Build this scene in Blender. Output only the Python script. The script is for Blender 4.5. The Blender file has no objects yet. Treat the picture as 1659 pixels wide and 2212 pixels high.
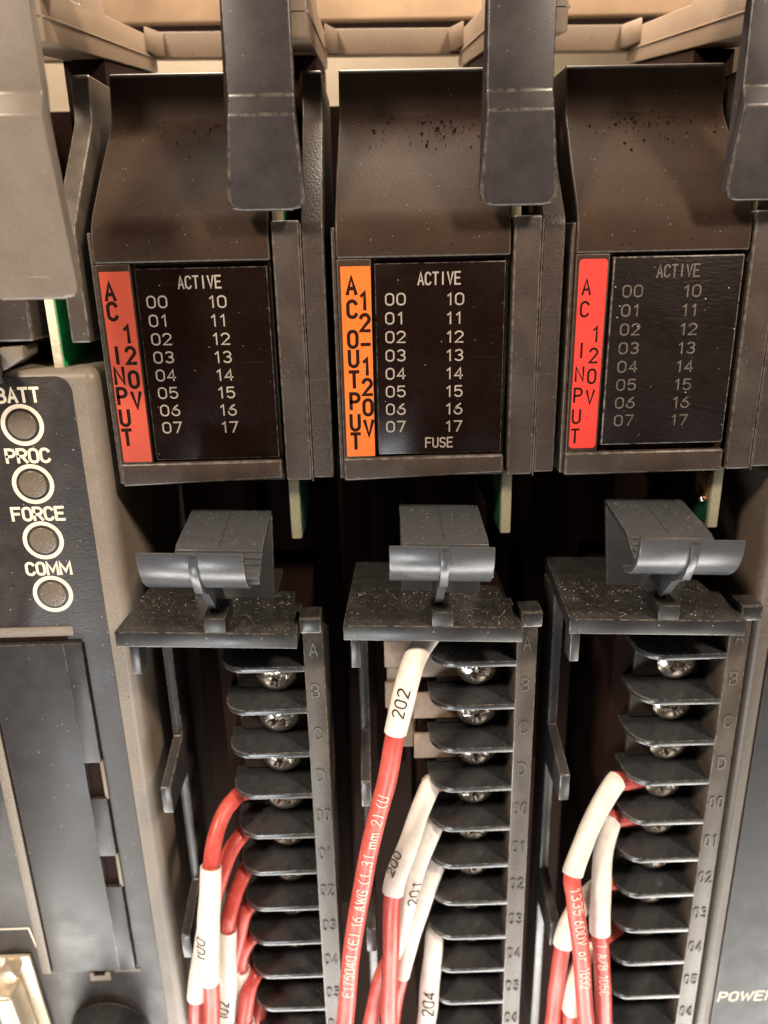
import bpy, bmesh, math, random
from mathutils import Vector, Matrix
random.seed(7)
S = 0.001                                   # everything below is written in millimetres
sc = bpy.context.scene
C = sc.collection

# ------------------------------------------------------------------ camera
R_ = Vector((0.9995532, -0.02146946, -0.02079552))
D_ = Vector((-0.02665826, -0.32569672, -0.9450984))
F_ = Vector((0.01351772, 0.94523051, -0.32612354))
cd = bpy.data.cameras.new('camera'); cam = bpy.data.objects.new('camera', cd); C.objects.link(cam)
U_ = -D_; B_ = -F_
cam.matrix_world = Matrix(((R_.x, U_.x, B_.x, -1.038*S), (R_.y, U_.y, B_.y, -118.69*S), (R_.z, U_.z, B_.z, 2.238*S), (0, 0, 0, 1)))
cd.sensor_fit = 'HORIZONTAL'; cd.sensor_width = 36; cd.lens = 36*1678/1659
cd.clip_start = 0.004; cd.clip_end = 5
cd.dof.use_dof = True; cd.dof.focus_distance = 0.119; cd.dof.aperture_fstop = 26
sc.camera = cam

# ------------------------------------------------------------------ light
w = bpy.data.worlds.new('World'); sc.world = w; w.use_nodes = True
w.node_tree.nodes['Background'].inputs[0].default_value = (1.0, 0.50, 0.36, 1)
w.node_tree.nodes['Background'].inputs[1].default_value = 0.026
def area(name, loc, target, sx, sy, power, col):
    l = bpy.data.lights.new(name, 'AREA'); l.shape = 'RECTANGLE'; l.size = sx*S; l.size_y = sy*S
    l.energy = power; l.color = col
    o = bpy.data.objects.new(name, l); C.objects.link(o)
    o.location = Vector(loc)*S
    o.rotation_euler = (Vector(target)-Vector(loc)).to_track_quat('-Z', 'Y').to_euler()
    return o
area('ceiling_lamp_left', (-235, -265, 265), (0, 0, -60), 60, 60, 2.45, (1.0, 0.82, 0.65))
area('ceiling_lamp_right', (245, -255, 265), (0, 0, -60), 55, 55, 2.1, (1.0, 0.82, 0.65))
area('bench_fill_left', (-160, -165, -300), (-30, 0, -120), 150, 110, 0.15, (1.0, 0.94, 0.85))  # added fill from bench level for glare on the lower faces, no real lamp
area('bench_fill_right', (165, -165, -300), (30, 0, -120), 150, 110, 0.40, (1.0, 0.94, 0.85))  # added fill like the left one, stronger for glare on the right rail
area('bench_fill_middle', (-85, -280, -255), (-20, 0, -90), 90, 60, 0.55, (0.95, 0.98, 1.0))  # small added fill that brightens the screw heads, no real lamp
area('floor_bounce', (15, -135, -430), (10, -20, -60), 560, 90, 2.9, (1.0, 0.96, 0.90))  # added wide fill acting as floor bounce, puts the highlight on the lips
area('back_lamp', (-20, 100, 170), (10, 140, 20), 160, 60, 1.8, (1.0, 0.86, 0.70))
vs = sc.view_settings
vs.view_transform = 'Standard'; vs.look = 'None'; vs.gamma = 1; vs.exposure = 0.04; vs.use_curve_mapping = False

# ------------------------------------------------------------------ materials
def new_mat(name):
    m = bpy.data.materials.new(name); m.use_nodes = True
    nt = m.node_tree; return m, nt, nt.nodes['Principled BSDF']
def mixcol(nt, fac, a, b):
    n = nt.nodes.new('ShaderNodeMix'); n.data_type = 'RGBA'
    for k, v in ((0, fac), (6, a), (7, b)):
        if hasattr(v, 'links') or isinstance(v, bpy.types.NodeSocket): nt.links.new(v, n.inputs[k])
        else: n.inputs[k].default_value = v if k == 0 else (*v, 1)
    return n.outputs[2]
def ramp(nt, src, p0, p1, v0=0.0, v1=1.0):
    n = nt.nodes.new('ShaderNodeMapRange'); n.inputs[1].default_value = p0; n.inputs[2].default_value = p1
    n.inputs[3].default_value = v0; n.inputs[4].default_value = v1; nt.links.new(src, n.inputs[0]); return n.outputs[0]
def noise(nt, vec, scale, detail=3, rough=0.6):
    n = nt.nodes.new('ShaderNodeTexNoise'); n.inputs['Scale'].default_value = scale
    n.inputs['Detail'].default_value = detail; n.inputs['Roughness'].default_value = rough
    nt.links.new(vec, n.inputs['Vector']); return n.outputs[0]
def mul(nt, a, b):
    n = nt.nodes.new('ShaderNodeMath'); n.operation = 'MULTIPLY'
    for i, v in enumerate((a, b)):
        if isinstance(v, bpy.types.NodeSocket): nt.links.new(v, n.inputs[i])
        else: n.inputs[i].default_value = v
    return n.outputs[0]
def plastic(name, base, rough=0.5, grain=0.12, specks=0.3, dust=0.25, dustcol=(0.30, 0.26, 0.21), pits=0.0, spec=0.5, bumpscale=5200, stretch=None, edge=0.35, film=0.0):
    m, nt, bs = new_mat(name)
    tc = nt.nodes.new('ShaderNodeTexCoord'); vec = tc.outputs['Object']
    if stretch:
        mp = nt.nodes.new('ShaderNodeMapping'); mp.inputs['Rotation'].default_value = stretch[0]; mp.inputs['Scale'].default_value = stretch[1]
        nt.links.new(vec, mp.inputs[0]); gv = mp.outputs[0]
    else: gv = vec
    cloud = noise(nt, vec, 190, 5, 0.62)
    fine = noise(nt, gv, bumpscale, 2, 0.6)
    col = mixcol(nt, mul(nt, ramp(nt, cloud, 0.42, 0.72), dust), base, dustcol)
    col = mixcol(nt, ramp(nt, fine, 0.35, 0.75, 0, 0.35), col, tuple(min(1, c*1.9+0.006) for c in base))
    if specks:
        v = nt.nodes.new('ShaderNodeTexVoronoi'); v.inputs['Scale'].default_value = 900; nt.links.new(vec, v.inputs['Vector'])
        d = ramp(nt, v.outputs['Distance'], 0.10, 0.05)
        pick = ramp(nt, noise(nt, vec, 420, 2), 0.52, 0.60)
        col = mixcol(nt, mul(nt, mul(nt, d, pick), specks), col, (0.62, 0.56, 0.46))
    if pits:
        v2 = nt.nodes.new('ShaderNodeTexVoronoi'); v2.inputs['Scale'].default_value = 520; nt.links.new(vec, v2.inputs['Vector'])
        d2 = ramp(nt, v2.outputs['Distance'], 0.16, 0.09)
        pk2 = ramp(nt, noise(nt, vec, 260, 2), 0.50, 0.58)
        col = mixcol(nt, mul(nt, mul(nt, d2, pk2), pits), col, (0.006, 0.004, 0.003))
    geo = nt.nodes.new('ShaderNodeNewGeometry')
    if film:
        sp = nt.nodes.new('ShaderNodeSeparateXYZ'); nt.links.new(geo.outputs['Normal'], sp.inputs[0])
        up = ramp(nt, sp.outputs[2], 0.75, 0.97)
        fl = mul(nt, mul(nt, up, ramp(nt, noise(nt, vec, 620, 6, 0.75), 0.36, 0.72)), film)
        col = mixcol(nt, fl, col, (0.21, 0.195, 0.17))
    scr = nt.nodes.new('ShaderNodeMapping'); scr.inputs['Rotation'].default_value = (0.3, 0.9, 0.4); scr.inputs['Scale'].default_value = (0.06, 1, 1)
    nt.links.new(vec, scr.inputs[0])
    col = mixcol(nt, ramp(nt, noise(nt, scr.outputs[0], 1500, 2), 0.70, 0.76, 0, 0.35), col, tuple(min(1, c*2.6+0.01) for c in base))
    nt.links.new(col, bs.inputs['Base Color'])
    nt.links.new(ramp(nt, cloud, 0.35, 0.75, rough-0.05, rough+0.10), bs.inputs['Roughness'])
    bs.inputs['Specular IOR Level'].default_value = spec
    bp = nt.nodes.new('ShaderNodeBump'); bp.inputs['Strength'].default_value = grain; bp.inputs['Distance'].default_value = 0.0002
    nt.links.new(fine, bp.inputs['Height']); nt.links.new(bp.outputs[0], bs.inputs['Normal'])
    EDGE[name] = (base, edge, rough)
    return m
EDGE = {}
def edge_mat(name):
    """slightly paler arris of a moulding, an edge highlight put into the colour"""
    base, amount, rough = EDGE[name]
    m, nt, bs = new_mat(name+'_arris')
    tc = nt.nodes.new('ShaderNodeTexCoord')
    n = ramp(nt, noise(nt, tc.outputs['Object'], 900, 4, 0.7), 0.38, 0.62)
    col = mixcol(nt, n, tuple(c*1.2 for c in base), tuple(c*(1-amount)+w*amount for c, w in zip(base, (0.20, 0.175, 0.145))))  # painted highlight: bevel faces get a paler, noisy mix of the base
    nt.links.new(col, bs.inputs['Base Color']); bs.inputs['Roughness'].default_value = max(0.25, rough-0.1)
    return m
def simple(name, col, rough=0.5, metal=0.0, spec=0.5, var=0.15, scale=900, bump=0.0):
    m, nt, bs = new_mat(name)
    tc = nt.nodes.new('ShaderNodeTexCoord')
    n = noise(nt, tc.outputs['Object'], scale, 4)
    c = mixcol(nt, ramp(nt, n, 0.3, 0.75), tuple(x*(1-var) for x in col), tuple(min(1, x*(1+var)) for x in col))
    nt.links.new(c, bs.inputs['Base Color']); bs.inputs['Roughness'].default_value = rough; bs.inputs['Metallic'].default_value = metal
    bs.inputs['Specular IOR Level'].default_value = spec
    if bump:
        bp = nt.nodes.new('ShaderNodeBump'); bp.inputs['Strength'].default_value = bump; bp.inputs['Distance'].default_value = 0.0003
        nt.links.new(n, bp.inputs['Height']); nt.links.new(bp.outputs[0], bs.inputs['Normal'])
    return m
def wire_mat(name):
    """red insulation: dull, smudged, with pale rubbed streaks"""
    m, nt, bs = new_mat(name)
    vec = nt.nodes.new('ShaderNodeTexCoord').outputs['Object']
    a = noise(nt, vec, 160, 5, 0.65); f = noise(nt, vec, 2600, 3)
    col = mixcol(nt, ramp(nt, a, 0.42, 0.66), (0.56, 0.072, 0.056), (0.72, 0.135, 0.108))
    col = mixcol(nt, ramp(nt, noise(nt, vec, 420, 6, 0.75), 0.56, 0.74, 0, 0.55), col, (0.26, 0.040, 0.030))
    mp = nt.nodes.new('ShaderNodeMapping'); mp.inputs['Scale'].default_value = (1, 1, 0.12); nt.links.new(vec, mp.inputs[0])
    col = mixcol(nt, ramp(nt, noise(nt, mp.outputs[0], 1900, 3), 0.64, 0.74, 0, 0.5), col, (0.85, 0.36, 0.31))
    nt.links.new(col, bs.inputs['Base Color'])
    nt.links.new(ramp(nt, a, 0.35, 0.7, 0.30, 0.50), bs.inputs['Roughness'])
    bp = nt.nodes.new('ShaderNodeBump'); bp.inputs['Strength'].default_value = 0.12; bp.inputs['Distance'].default_value = 0.0003
    nt.links.new(f, bp.inputs['Height']); nt.links.new(bp.outputs[0], bs.inputs['Normal'])
    return m
M = dict(
    cover=plastic('cover_plastic', (0.026, 0.0145, 0.0085), 0.60, 0.30, 0.35, 0.42, (0.050, 0.030, 0.018), pits=0.95, spec=0.14, edge=0.22),
    shroud=plastic('shroud_plastic', (0.032, 0.022, 0.017), 0.5, 0.40, 0.25, 0.5, (0.066, 0.050, 0.036), pits=0.7, spec=0.35, edge=0.6),
    shell=plastic('shell_plastic', (0.028, 0.019, 0.0145), 0.5, 0.45, 0.2, 0.3, (0.055, 0.040, 0.03), bumpscale=2600, spec=0.35),
    lever=plastic('lever_plastic', (0.0195, 0.0155, 0.0165), 0.40, 0.08, 0.3, 0.4, (0.032, 0.026, 0.025), spec=0.5, edge=0.40),
    block=plastic('block_plastic', (0.0165, 0.0160, 0.0165), 0.36, 0.10, 0.9, 0.45, (0.042, 0.040, 0.037), edge=0.6, film=0.20),
    divider=plastic('divider_plastic', (0.020, 0.0218, 0.0245), 0.27, 0.05, 0.7, 0.35, (0.040, 0.042, 0.045), spec=0.7, edge=0.9, film=0.10),
    latch=plastic('latch_plastic', (0.046, 0.0485, 0.054), 0.28, 0.05, 0.35, 0.25, (0.064, 0.065, 0.066), edge=0.6, film=0.06),
    rail=plastic('rail_plastic', (0.050, 0.040, 0.031), 0.40, 0.25, 0.5, 0.6, (0.105, 0.086, 0.066), edge=0.8),
    guide=plastic('guide_plastic', (0.034, 0.032, 0.033), 0.30, 0.05, 0.1, 0.3, (0.06, 0.053, 0.047), edge=0.7),
    window=plastic('window_plastic', (0.0062, 0.0024, 0.0018), 0.26, 0.03, 0.35, 0.10, (0.012, 0.006, 0.0045), spec=0.16, edge=0.5),
    window_worn=plastic('worn_window_plastic', (0.0058, 0.0028, 0.0022), 0.50, 0.45, 0.9, 0.15, (0.016, 0.010, 0.008), bumpscale=3000, stretch=((0, 0.7, 0), (0.25, 1, 1)), spec=0.16, edge=0.9),
    case_dark=plastic('dark_case_plastic', (0.085, 0.066, 0.050), 0.50, 0.6, 0.0, 0.4, (0.12, 0.095, 0.07), bumpscale=3000),
    lever_glare=plastic('glare_lever_plastic', (0.135, 0.112, 0.090), 0.36, 0.08, 0.3, 0.4, (0.18, 0.152, 0.124), edge=0.5),  # lightened base colour stands in for glare on the processor lever
    case=plastic('case_plastic', (0.165, 0.136, 0.106), 0.52, 0.6, 0.0, 0.5, (0.23, 0.195, 0.155), bumpscale=3000, pits=0.3, edge=0.2),
    overlay=plastic('overlay_film', (0.022, 0.019, 0.0185), 0.46, 0.22, 0.9, 0.4, (0.055, 0.045, 0.034), bumpscale=3200, stretch=((0, 0.6, 0), (0.3, 1, 1)), spec=0.4),
    door=plastic('door_plastic', (0.026, 0.025, 0.026), 0.42, 0.06, 0.8, 0.4, (0.046, 0.044, 0.041), spec=0.4, edge=0.6),
    face=plastic('face_plastic', (0.019, 0.0205, 0.022), 0.50, 0.10, 0.3, 0.3, (0.034, 0.035, 0.034), spec=0.32),
    grille=plastic('grille_plastic', (0.17, 0.120, 0.082), 0.55, 0.3, 0.1, 0.5, (0.22, 0.16, 0.105), pits=0.3),
    interior=plastic('interior_plastic', (0.0135, 0.0062, 0.0044), 0.8, 0.2, 0.1, 0.3, (0.018, 0.009, 0.0065), spec=0.05, edge=0.0),
    label_red=simple('red_label', (0.47, 0.066, 0.033), 0.45, var=0.22, scale=75),
    label_scarlet=simple('scarlet_label', (0.62, 0.045, 0.034), 0.45, var=0.14, scale=75),
    label_orange=simple('orange_label', (0.72, 0.148, 0.018), 0.45, var=0.16, scale=75),
    ink=simple('black_ink', (0.014, 0.006, 0.004), 0.75, spec=0.08),
    print_light=simple('pale_print', (0.30, 0.262, 0.212), 0.6),
    print_faded=simple('faded_print', (0.10, 0.082, 0.066), 0.65, var=0.55, scale=1500),
    print_cream=simple('cream_print', (0.78, 0.66, 0.50), 0.6, var=0.1),
    print_wire=simple('wire_print', (0.95, 0.62, 0.50), 0.5, var=0.25, scale=3000),
    lens=plastic('indicator_lens', (0.11, 0.085, 0.062), 0.35, 0.5, 0.4, 0.4, (0.20, 0.16, 0.115), bumpscale=2800),
    wire=wire_mat('red_insulation'),
    sleeve=simple('white_sleeve', (0.86, 0.80, 0.72), 0.42, var=0.12, scale=420, bump=0.35),
    screw=simple('screw_metal', (0.80, 0.75, 0.68), 0.20, metal=1.0, var=0.25, scale=1200, bump=0.12),
    clamp=simple('clamp_metal', (0.028, 0.020, 0.016), 0.5, metal=0.0, var=0.4, scale=700),
    board_edge=simple('board_edge', (0.21, 0.19, 0.115), 0.7, var=0.3, scale=2500, bump=0.3),
    board=simple('lit_green_board', (0.03, 0.50, 0.17), 0.35, var=0.2),  # vivid green: lamplight on the processor board put into the colour
    board_edge_lit=simple('lit_board_edge', (0.66, 0.62, 0.44), 0.6, var=0.25, scale=1800, bump=0.3),  # edge colour brightened as if lit, processor board only
    board_shaded=simple('shaded_green_board', (0.006, 0.050, 0.022), 0.45, var=0.3),  # same green darkened for the shade on the module boards
    jumper=simple('jumper_card', (0.27, 0.20, 0.14), 0.55, var=0.25, scale=500),
    panel=simple('painted_panel', (0.72, 0.60, 0.45), 0.6, var=0.12, scale=30),
    rust=simple('copper_paint', (0.36, 0.24, 0.145), 0.6, var=0.35, scale=40),
    dust=simple('dust', (0.48, 0.44, 0.38), 0.85, var=0.4),
    connector=simple('connector_shell', (0.62, 0.54, 0.42), 0.35, metal=0.5, var=0.15),
    copper=simple('copper_pad', (0.45, 0.20, 0.07), 0.4, metal=0.7),
)
# a faintly translucent sleeve lets the wire glow through
for k in ('sleeve',):
    b = M[k].node_tree.nodes['Principled BSDF']
    b.inputs['Subsurface Weight'].default_value = 0.25; b.inputs['Subsurface Radius'].default_value = (1.0, 0.5, 0.35); b.inputs['Subsurface Scale'].default_value = 0.0008

# ------------------------------------------------------------------ builders
ARRIS = {m.name: edge_mat(m.name) for m in M.values() if m.name in EDGE and EDGE[m.name][1]}
def thing(name, origin, label, cat, group=None):
    o = bpy.data.objects.new(name, None); C.objects.link(o)
    o.empty_display_size = 0.005; o.location = Vector(origin)*S
    o['label'] = label; o['category'] = cat
    if group: o['group'] = group
    return o
def origin_of(p):
    v = Vector((0, 0, 0))
    while p is not None: v += p.location; p = p.parent
    return v
class MB:
    def __init__(s): s.v = []; s.f = []
    def add(s, vs, fs):
        n = len(s.v); s.v += [tuple(v) for v in vs]; s.f += [tuple(i+n for i in f) for f in fs]
    def box(s, x0, x1, y0, y1, z0, z1, sh=0.0, shx=0.0):
        vs = [(x, y, z+sh*(x-shx)) for z in (z0, z1) for y in (y0, y1) for x in (x0, x1)]
        s.add(vs, [(0, 2, 3, 1), (4, 5, 7, 6), (0, 1, 5, 4), (2, 6, 7, 3), (0, 4, 6, 2), (1, 3, 7, 5)]); return s
    def prism_x(s, prof, x0, x1, sh=0.0, shx=0.0):
        """extrude a y-z outline along x; x0 and x1 may be lists, one value per point"""
        n = len(prof)
        a = x0 if isinstance(x0, (list, tuple)) else [x0]*n
        b = x1 if isinstance(x1, (list, tuple)) else [x1]*n
        vs = [(a[i], y, z+sh*(a[i]-shx)) for i, (y, z) in enumerate(prof)]+[(b[i], y, z+sh*(b[i]-shx)) for i, (y, z) in enumerate(prof)]
        s.add(vs, [tuple(range(n)), tuple(range(2*n-1, n-1, -1))]+[(i, i+n, (i+1) % n+n, (i+1) % n) for i in range(n)]); return s
    def prism_z(s, prof, z0, z1):
        n = len(prof)
        vs = [(x, y, z0) for x, y in prof]+[(x, y, z1) for x, y in prof]
        s.add(vs, [tuple(range(n)), tuple(range(2*n-1, n-1, -1))]+[(i, (i+1) % n, (i+1) % n+n, i+n) for i in range(n)]); return s
    def prism_y(s, prof, y0, y1):
        n = len(prof)
        vs = [(x, y0, z) for x, z in prof]+[(x, y1, z) for x, z in prof]
        s.add(vs, [tuple(range(n)), tuple(range(2*n-1, n-1, -1))]+[(i, i+n, (i+1) % n+n, (i+1) % n) for i in range(n)]); return s
    def build(s, name, mat, parent=None, bevel=0.0, seg=2, smooth=38, mats=None):
        bm = bmesh.new()
        vv = [bm.verts.new(v) for v in s.v]
        for f in s.f:
            try: bm.faces.new([vv[i] for i in f])
            except ValueError: pass
        bmesh.ops.recalc_face_normals(bm, faces=bm.faces)
        if bevel:
            ed = [e for e in bm.edges if len(e.link_faces) == 2 and e.calc_face_angle(0) > math.radians(28)]
            bmesh.ops.bevel(bm, geom=ed, offset=bevel, segments=seg, profile=0.5, affect='EDGES', clamp_overlap=True, material=1)
        org = origin_of(parent)
        for v in bm.verts: v.co = v.co*S-org
        me = bpy.data.meshes.new(name); bm.to_mesh(me); bm.free()
        me.materials.append(M[mat]); me.materials.append(ARRIS.get(M[mat].name, M[mat]))
        for p in me.polygons: p.use_smooth = True
        me.set_sharp_from_angle(angle=math.radians(smooth))
        o = bpy.data.objects.new(name, me); C.objects.link(o)
        if parent is not None: o.parent = parent
        return o
def arc(cx, cy, rx, ry, a0, a1, n=10):
    return [(cx+rx*math.cos(math.radians(a0+(a1-a0)*i/n)), cy+ry*math.sin(math.radians(a0+(a1-a0)*i/n))) for i in range(n+1)]

# ------------------------------------------------------------------ stroke lettering
W_ = 0.56
def _glyphs():
    g = {}
    w = W_; c = w/2
    def oval(w=w): return [arc(w/2, 1-w/2, w/2, w/2, 0, 180, 10)+arc(w/2, w/2, w/2, w/2, 180, 360, 10)+[(w, 1-w/2)]]
    g['0'] = g['O'] = oval()
    g['C'] = [arc(c, 1-c, c, c, 20, 180, 9)+arc(c, c, c, c, 180, 340, 9)]
    g['G'] = [arc(c, 1-c, c, c, 20, 180, 9)+arc(c, c, c, c, 180, 360, 9)+[(w, 0.45), (c, 0.45)]]
    g['U'] = [[(0, 1)]+arc(c, c, c, c, 180, 360, 10)+[(w, 1)]]
    g['D'] = [[(0, 0), (0, 1)]+arc(0.2, 0.64, w-0.2, 0.36, 90, 0, 6)+arc(0.2, 0.36, w-0.2, 0.36, 0, -90, 6)+[(0, 0)]]
    g['B'] = [[(0, 0), (0, 1)]+arc(0.28, 0.76, 0.24, 0.24, 90, -90, 8)+[(0, 0.52)], [(0.28, 0.52)]+arc(0.28, 0.26, 0.28, 0.26, 90, -90, 8)+[(0, 0)]]
    g['P'] = [[(0, 0), (0, 1)]+arc(0.29, 0.73, 0.27, 0.27, 90, -90, 8)+[(0, 0.46)]]
    g['R'] = g['P']+[[(0.27, 0.46), (w, 0)]]
    g['A'] = [[(0, 0), (c, 1), (w, 0)], [(0.1, 0.32), (w-0.1, 0.32)]]
    g['E'] = [[(w, 1), (0, 1), (0, 0), (w, 0)], [(0, 0.52), (w*0.85, 0.52)]]
    g['F'] = [[(w, 1), (0, 1), (0, 0)], [(0, 0.52), (w*0.85, 0.52)]]
    g['I'] = [[(c, 0), (c, 1)]]
    g['L'] = [[(0, 1), (0, 0), (w, 0)]]
    g['M'] = [[(0, 0), (0, 1), (0.38, 0.25), (0.76, 1), (0.76, 0)]]
    g['N'] = [[(0, 0), (0, 1), (w, 0), (w, 1)]]
    g['T'] = [[(0, 1), (w, 1)], [(c, 1), (c, 0)]]
    g['V'] = [[(0, 1), (c, 0), (w, 1)]]
    g['W'] = [[(0, 1), (0.2, 0), (0.42, 0.8), (0.64, 0), (0.84, 1)]]
    g['S'] = [arc(c, 0.75, c, 0.25, 25, 270, 10)+arc(c, 0.25, c, 0.25, 90, -155, 10)]
    g['1'] = [[(0.10, 0.80), (0.30, 1), (0.30, 0)]]
    g['2'] = [arc(c, 0.72, c, 0.28, 165, -25, 9)+[(0, 0), (w, 0)]]
    g['3'] = [arc(c, 0.76, c*0.92, 0.24, 150, -90, 9), arc(c, 0.26, c, 0.26, 90, -150, 9)]
    g['4'] = [[(0.42, 0), (0.42, 1), (0, 0.28), (w, 0.28)]]
    g['5'] = [[(w*0.92, 1), (0.07, 1), (0.03, 0.54)]+arc(c, 0.32, c, 0.32, 120, -150, 10)]
    g['6'] = [[(0.46, 1), (0.24, 0.80), (0.07, 0.54)]+arc(c, 0.30, c, 0.30, 172, 360, 10)+arc(c, 0.30, c, 0.30, 20, 158, 8)]
    g['7'] = [[(0, 1), (w, 1), (0.2, 0)]]
    g['8'] = [arc(c, 0.76, c*0.85, 0.24, -90, 270, 14), arc(c, 0.26, c, 0.26, 90, 450, 14)]
    g['-'] = [[(0.02, 0.5), (w-0.02, 0.5)]]
    g['.'] = [[(0.2, 0.0), (0.2, 0.12)]]
    g['/'] = [[(0, 0), (w, 1)]]
    g['('] = [arc(0.5, 0.5, 0.42, 0.62, 120, 240, 8)]
    g[')'] = [arc(-0.1, 0.5, 0.42, 0.62, 60, -60, 8)]
    g['m'] = [[(0, 0), (0, 0.62)]+arc(0.17, 0.45, 0.17, 0.17, 150, 0, 5)+[(0.34, 0)], arc(0.51, 0.45, 0.17, 0.17, 180, 0, 6)+[(0.68, 0)]]
    g['o'] = [arc(0.25, 0.31, 0.25, 0.31, 0, 360, 14)]
    g['r'] = [[(0.05, 0), (0.05, 0.62)], arc(0.25, 0.42, 0.2, 0.2, 180, 50, 5)]
    return g
GL = _glyphs()
ADV = {'M': 0.76, 'W': 0.84, 'm': 0.68, 'o': 0.5, '1': 0.40, '(': 0.4, ')': 0.4, '.': 0.35}
def text_strokes(txt, h, gap=0.30, cond=1.0):
    """polylines of a line of lettering, baseline at 0, starting at 0, in mm; also its length"""
    x = 0; out = []
    for ch in txt:
        if ch == ' ': x += 0.55*cond*h; continue
        for st in GL[ch]: out.append([((px*cond)*h+x, py*h) for px, py in st])
        x += (ADV.get(ch, W_)*cond+gap)*h
    return out, x-gap*h
def ribbon(mb, pl, wd, to3, lift=0.0, thick=0.0, caps=True):
    """a stroke of constant width along a polyline, mitred, mapped to space by to3(x, y, height)"""
    p = [Vector(q) for q in pl]
    q = [p[0]]
    for a in p[1:]:
        if (a-q[-1]).length > 1e-5: q.append(a)
    p = q
    closed = len(p) > 3 and (p[0]-p[-1]).length < 1e-4
    n = len(p)
    if closed: p = p[:-1]; n -= 1
    L, Rr = [], []
    for i in range(n):
        a = p[(i-1) % n] if (closed or i > 0) else None
        b = p[(i+1) % n] if (closed or i < n-1) else None
        d1 = (p[i]-a).normalized() if a is not None else None
        d2 = (b-p[i]).normalized() if b is not None else None
        if d1 is None: d1 = d2
        if d2 is None: d2 = d1
        t = d1+d2
        t = t.normalized() if t.length > 0.2 else d1
        nn = Vector((-t.y, t.x)); k = nn.dot(Vector((-d1.y, d1.x)))
        ww = wd/2/max(k, 0.55)
        e = Vector((0, 0))
        if caps and not closed and i == 0: e = -d1*wd*0.35
        if caps and not closed and i == n-1: e = d1*wd*0.35
        L.append(p[i]+nn*ww+e); Rr.append(p[i]-nn*ww+e)
    m = n if closed else n-1
    top = [to3(v.x, v.y, lift+thick) for v in L]+[to3(v.x, v.y, lift+thick) for v in Rr]
    fs = [(i, (i+1) % n, (i+1) % n+n, i+n) for i in range(m)]
    if thick:
        bot = [to3(v.x, v.y, lift-0.05) for v in L]+[to3(v.x, v.y, lift-0.05) for v in Rr]
        k = 2*n
        for i in range(m):
            j = (i+1) % n
            fs += [(i, i+k, j+k, j), (i+n, j+n, j+n+k, i+n+k)]
        if not closed: fs += [(0, n, n+k, k), (n-1, n-1+k, 2*n-1+k, 2*n-1)]
        mb.add(top+bot, fs)
    else: mb.add(top, fs)
def flat_text(mb, txt, x, z, y, h, wd, gap=0.30, cond=1.0, center=False, thick=0.0, slant=0.0):
    st, ln = text_strokes(txt, h, gap, cond)
    x0 = x-ln/2 if center else x
    for i, s in enumerate(st):
        ribbon(mb, s, wd, lambda a, b, hh: (x0+a+slant*b, y-hh, z+b), lift=0.012+0.004*(i % 4), thick=thick)
def circle_pts(cx, cz, r, n=40): return [(cx+r*math.cos(2*math.pi*i/n), cz+r*math.sin(2*math.pi*i/n)) for i in range(n)]

# ------------------------------------------------------------------ setting behind the modules
def struct(o): o['kind'] = 'structure'; return o
b = MB(); b.box(-260, 260, 150, 153, -320, 61)
struct(b.build('enclosure_wall', 'panel', None, 0.3))
b = MB(); b.box(-260, 260, 118, 121, 58.5, 150)
struct(b.build('enclosure_backdrop', 'rust', None, 0.5))

chassis = thing('module_chassis', (0, 60, -165), 'grey slotted chassis frame holding the row of modules', 'chassis')
b = MB(); b.box(-160, 180, 66, 68, -330, 30.2)
b.build('back_plate', 'interior', chassis)
for k in range(-1, 4):
    x = 35*(k-1)
    # a card guide between two slots, rising towards the back
    prof = [(1, 28.7), (64, 36.6), (64, 43.0), (30, 39.0), (29, 42.5), (18, 41.2), (18, 37.4), (6, 36.0), (5.8, 35.1), (1, 35.1)]
    b = MB(); b.prism_x(prof, x-15.9, x-8.1); g = b.build('card_guide', 'grille', chassis, 0.35)
    b = MB(); b.prism_x([(28, 12), (63.5, 12), (63.5, 36.3), (28, 31.9)], x-15.4, x-8.5); b.build('shade_filler', 'interior', chassis, 0.2)  # dark filler added for the black shade below the guide
    b = MB(); b.prism_x([(1, 31.6), (64, 39.0), (64, 39.3), (1, 31.9)], x-16.15, x-7.85); b.build('seam_ridge', 'grille', g, 0.08)
for k in range(-1, 3):
    x = 35*(k-1)
    b = MB(); b.box(x-8.1, x+19.1, 61, 64, 38.7, 43.4, sh=-0.008, shx=x)
    b.prism_z([(x-8.1, 61), (x-5.6, 61.0), (x-8.1, 55)], 38.9, 43.2)
    b.prism_z([(x+19.1, 61), (x+19.1, 55), (x+16.6, 61.0)], 38.9, 43.2)
    b.build('cross_bar', 'grille', chassis, 0.3)
for k in range(3):
    x = 35*(k-1)
    b = MB(); b.box(x-1.5, x+5.5, 44, 64, -120, -36); b.build('backplane_connector', 'interior', chassis, 0.5)
    b = MB(); b.box(x+23.5, x+26.5, 30, 64, -150, -34.5); b.build('slot_rib', 'interior', chassis, 0.4)
b = MB(); b.box(-110, 130, -0.5, 5.5, 35.3, 44)
b.build('top_rail', 'interior', chassis, 0.5)

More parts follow.
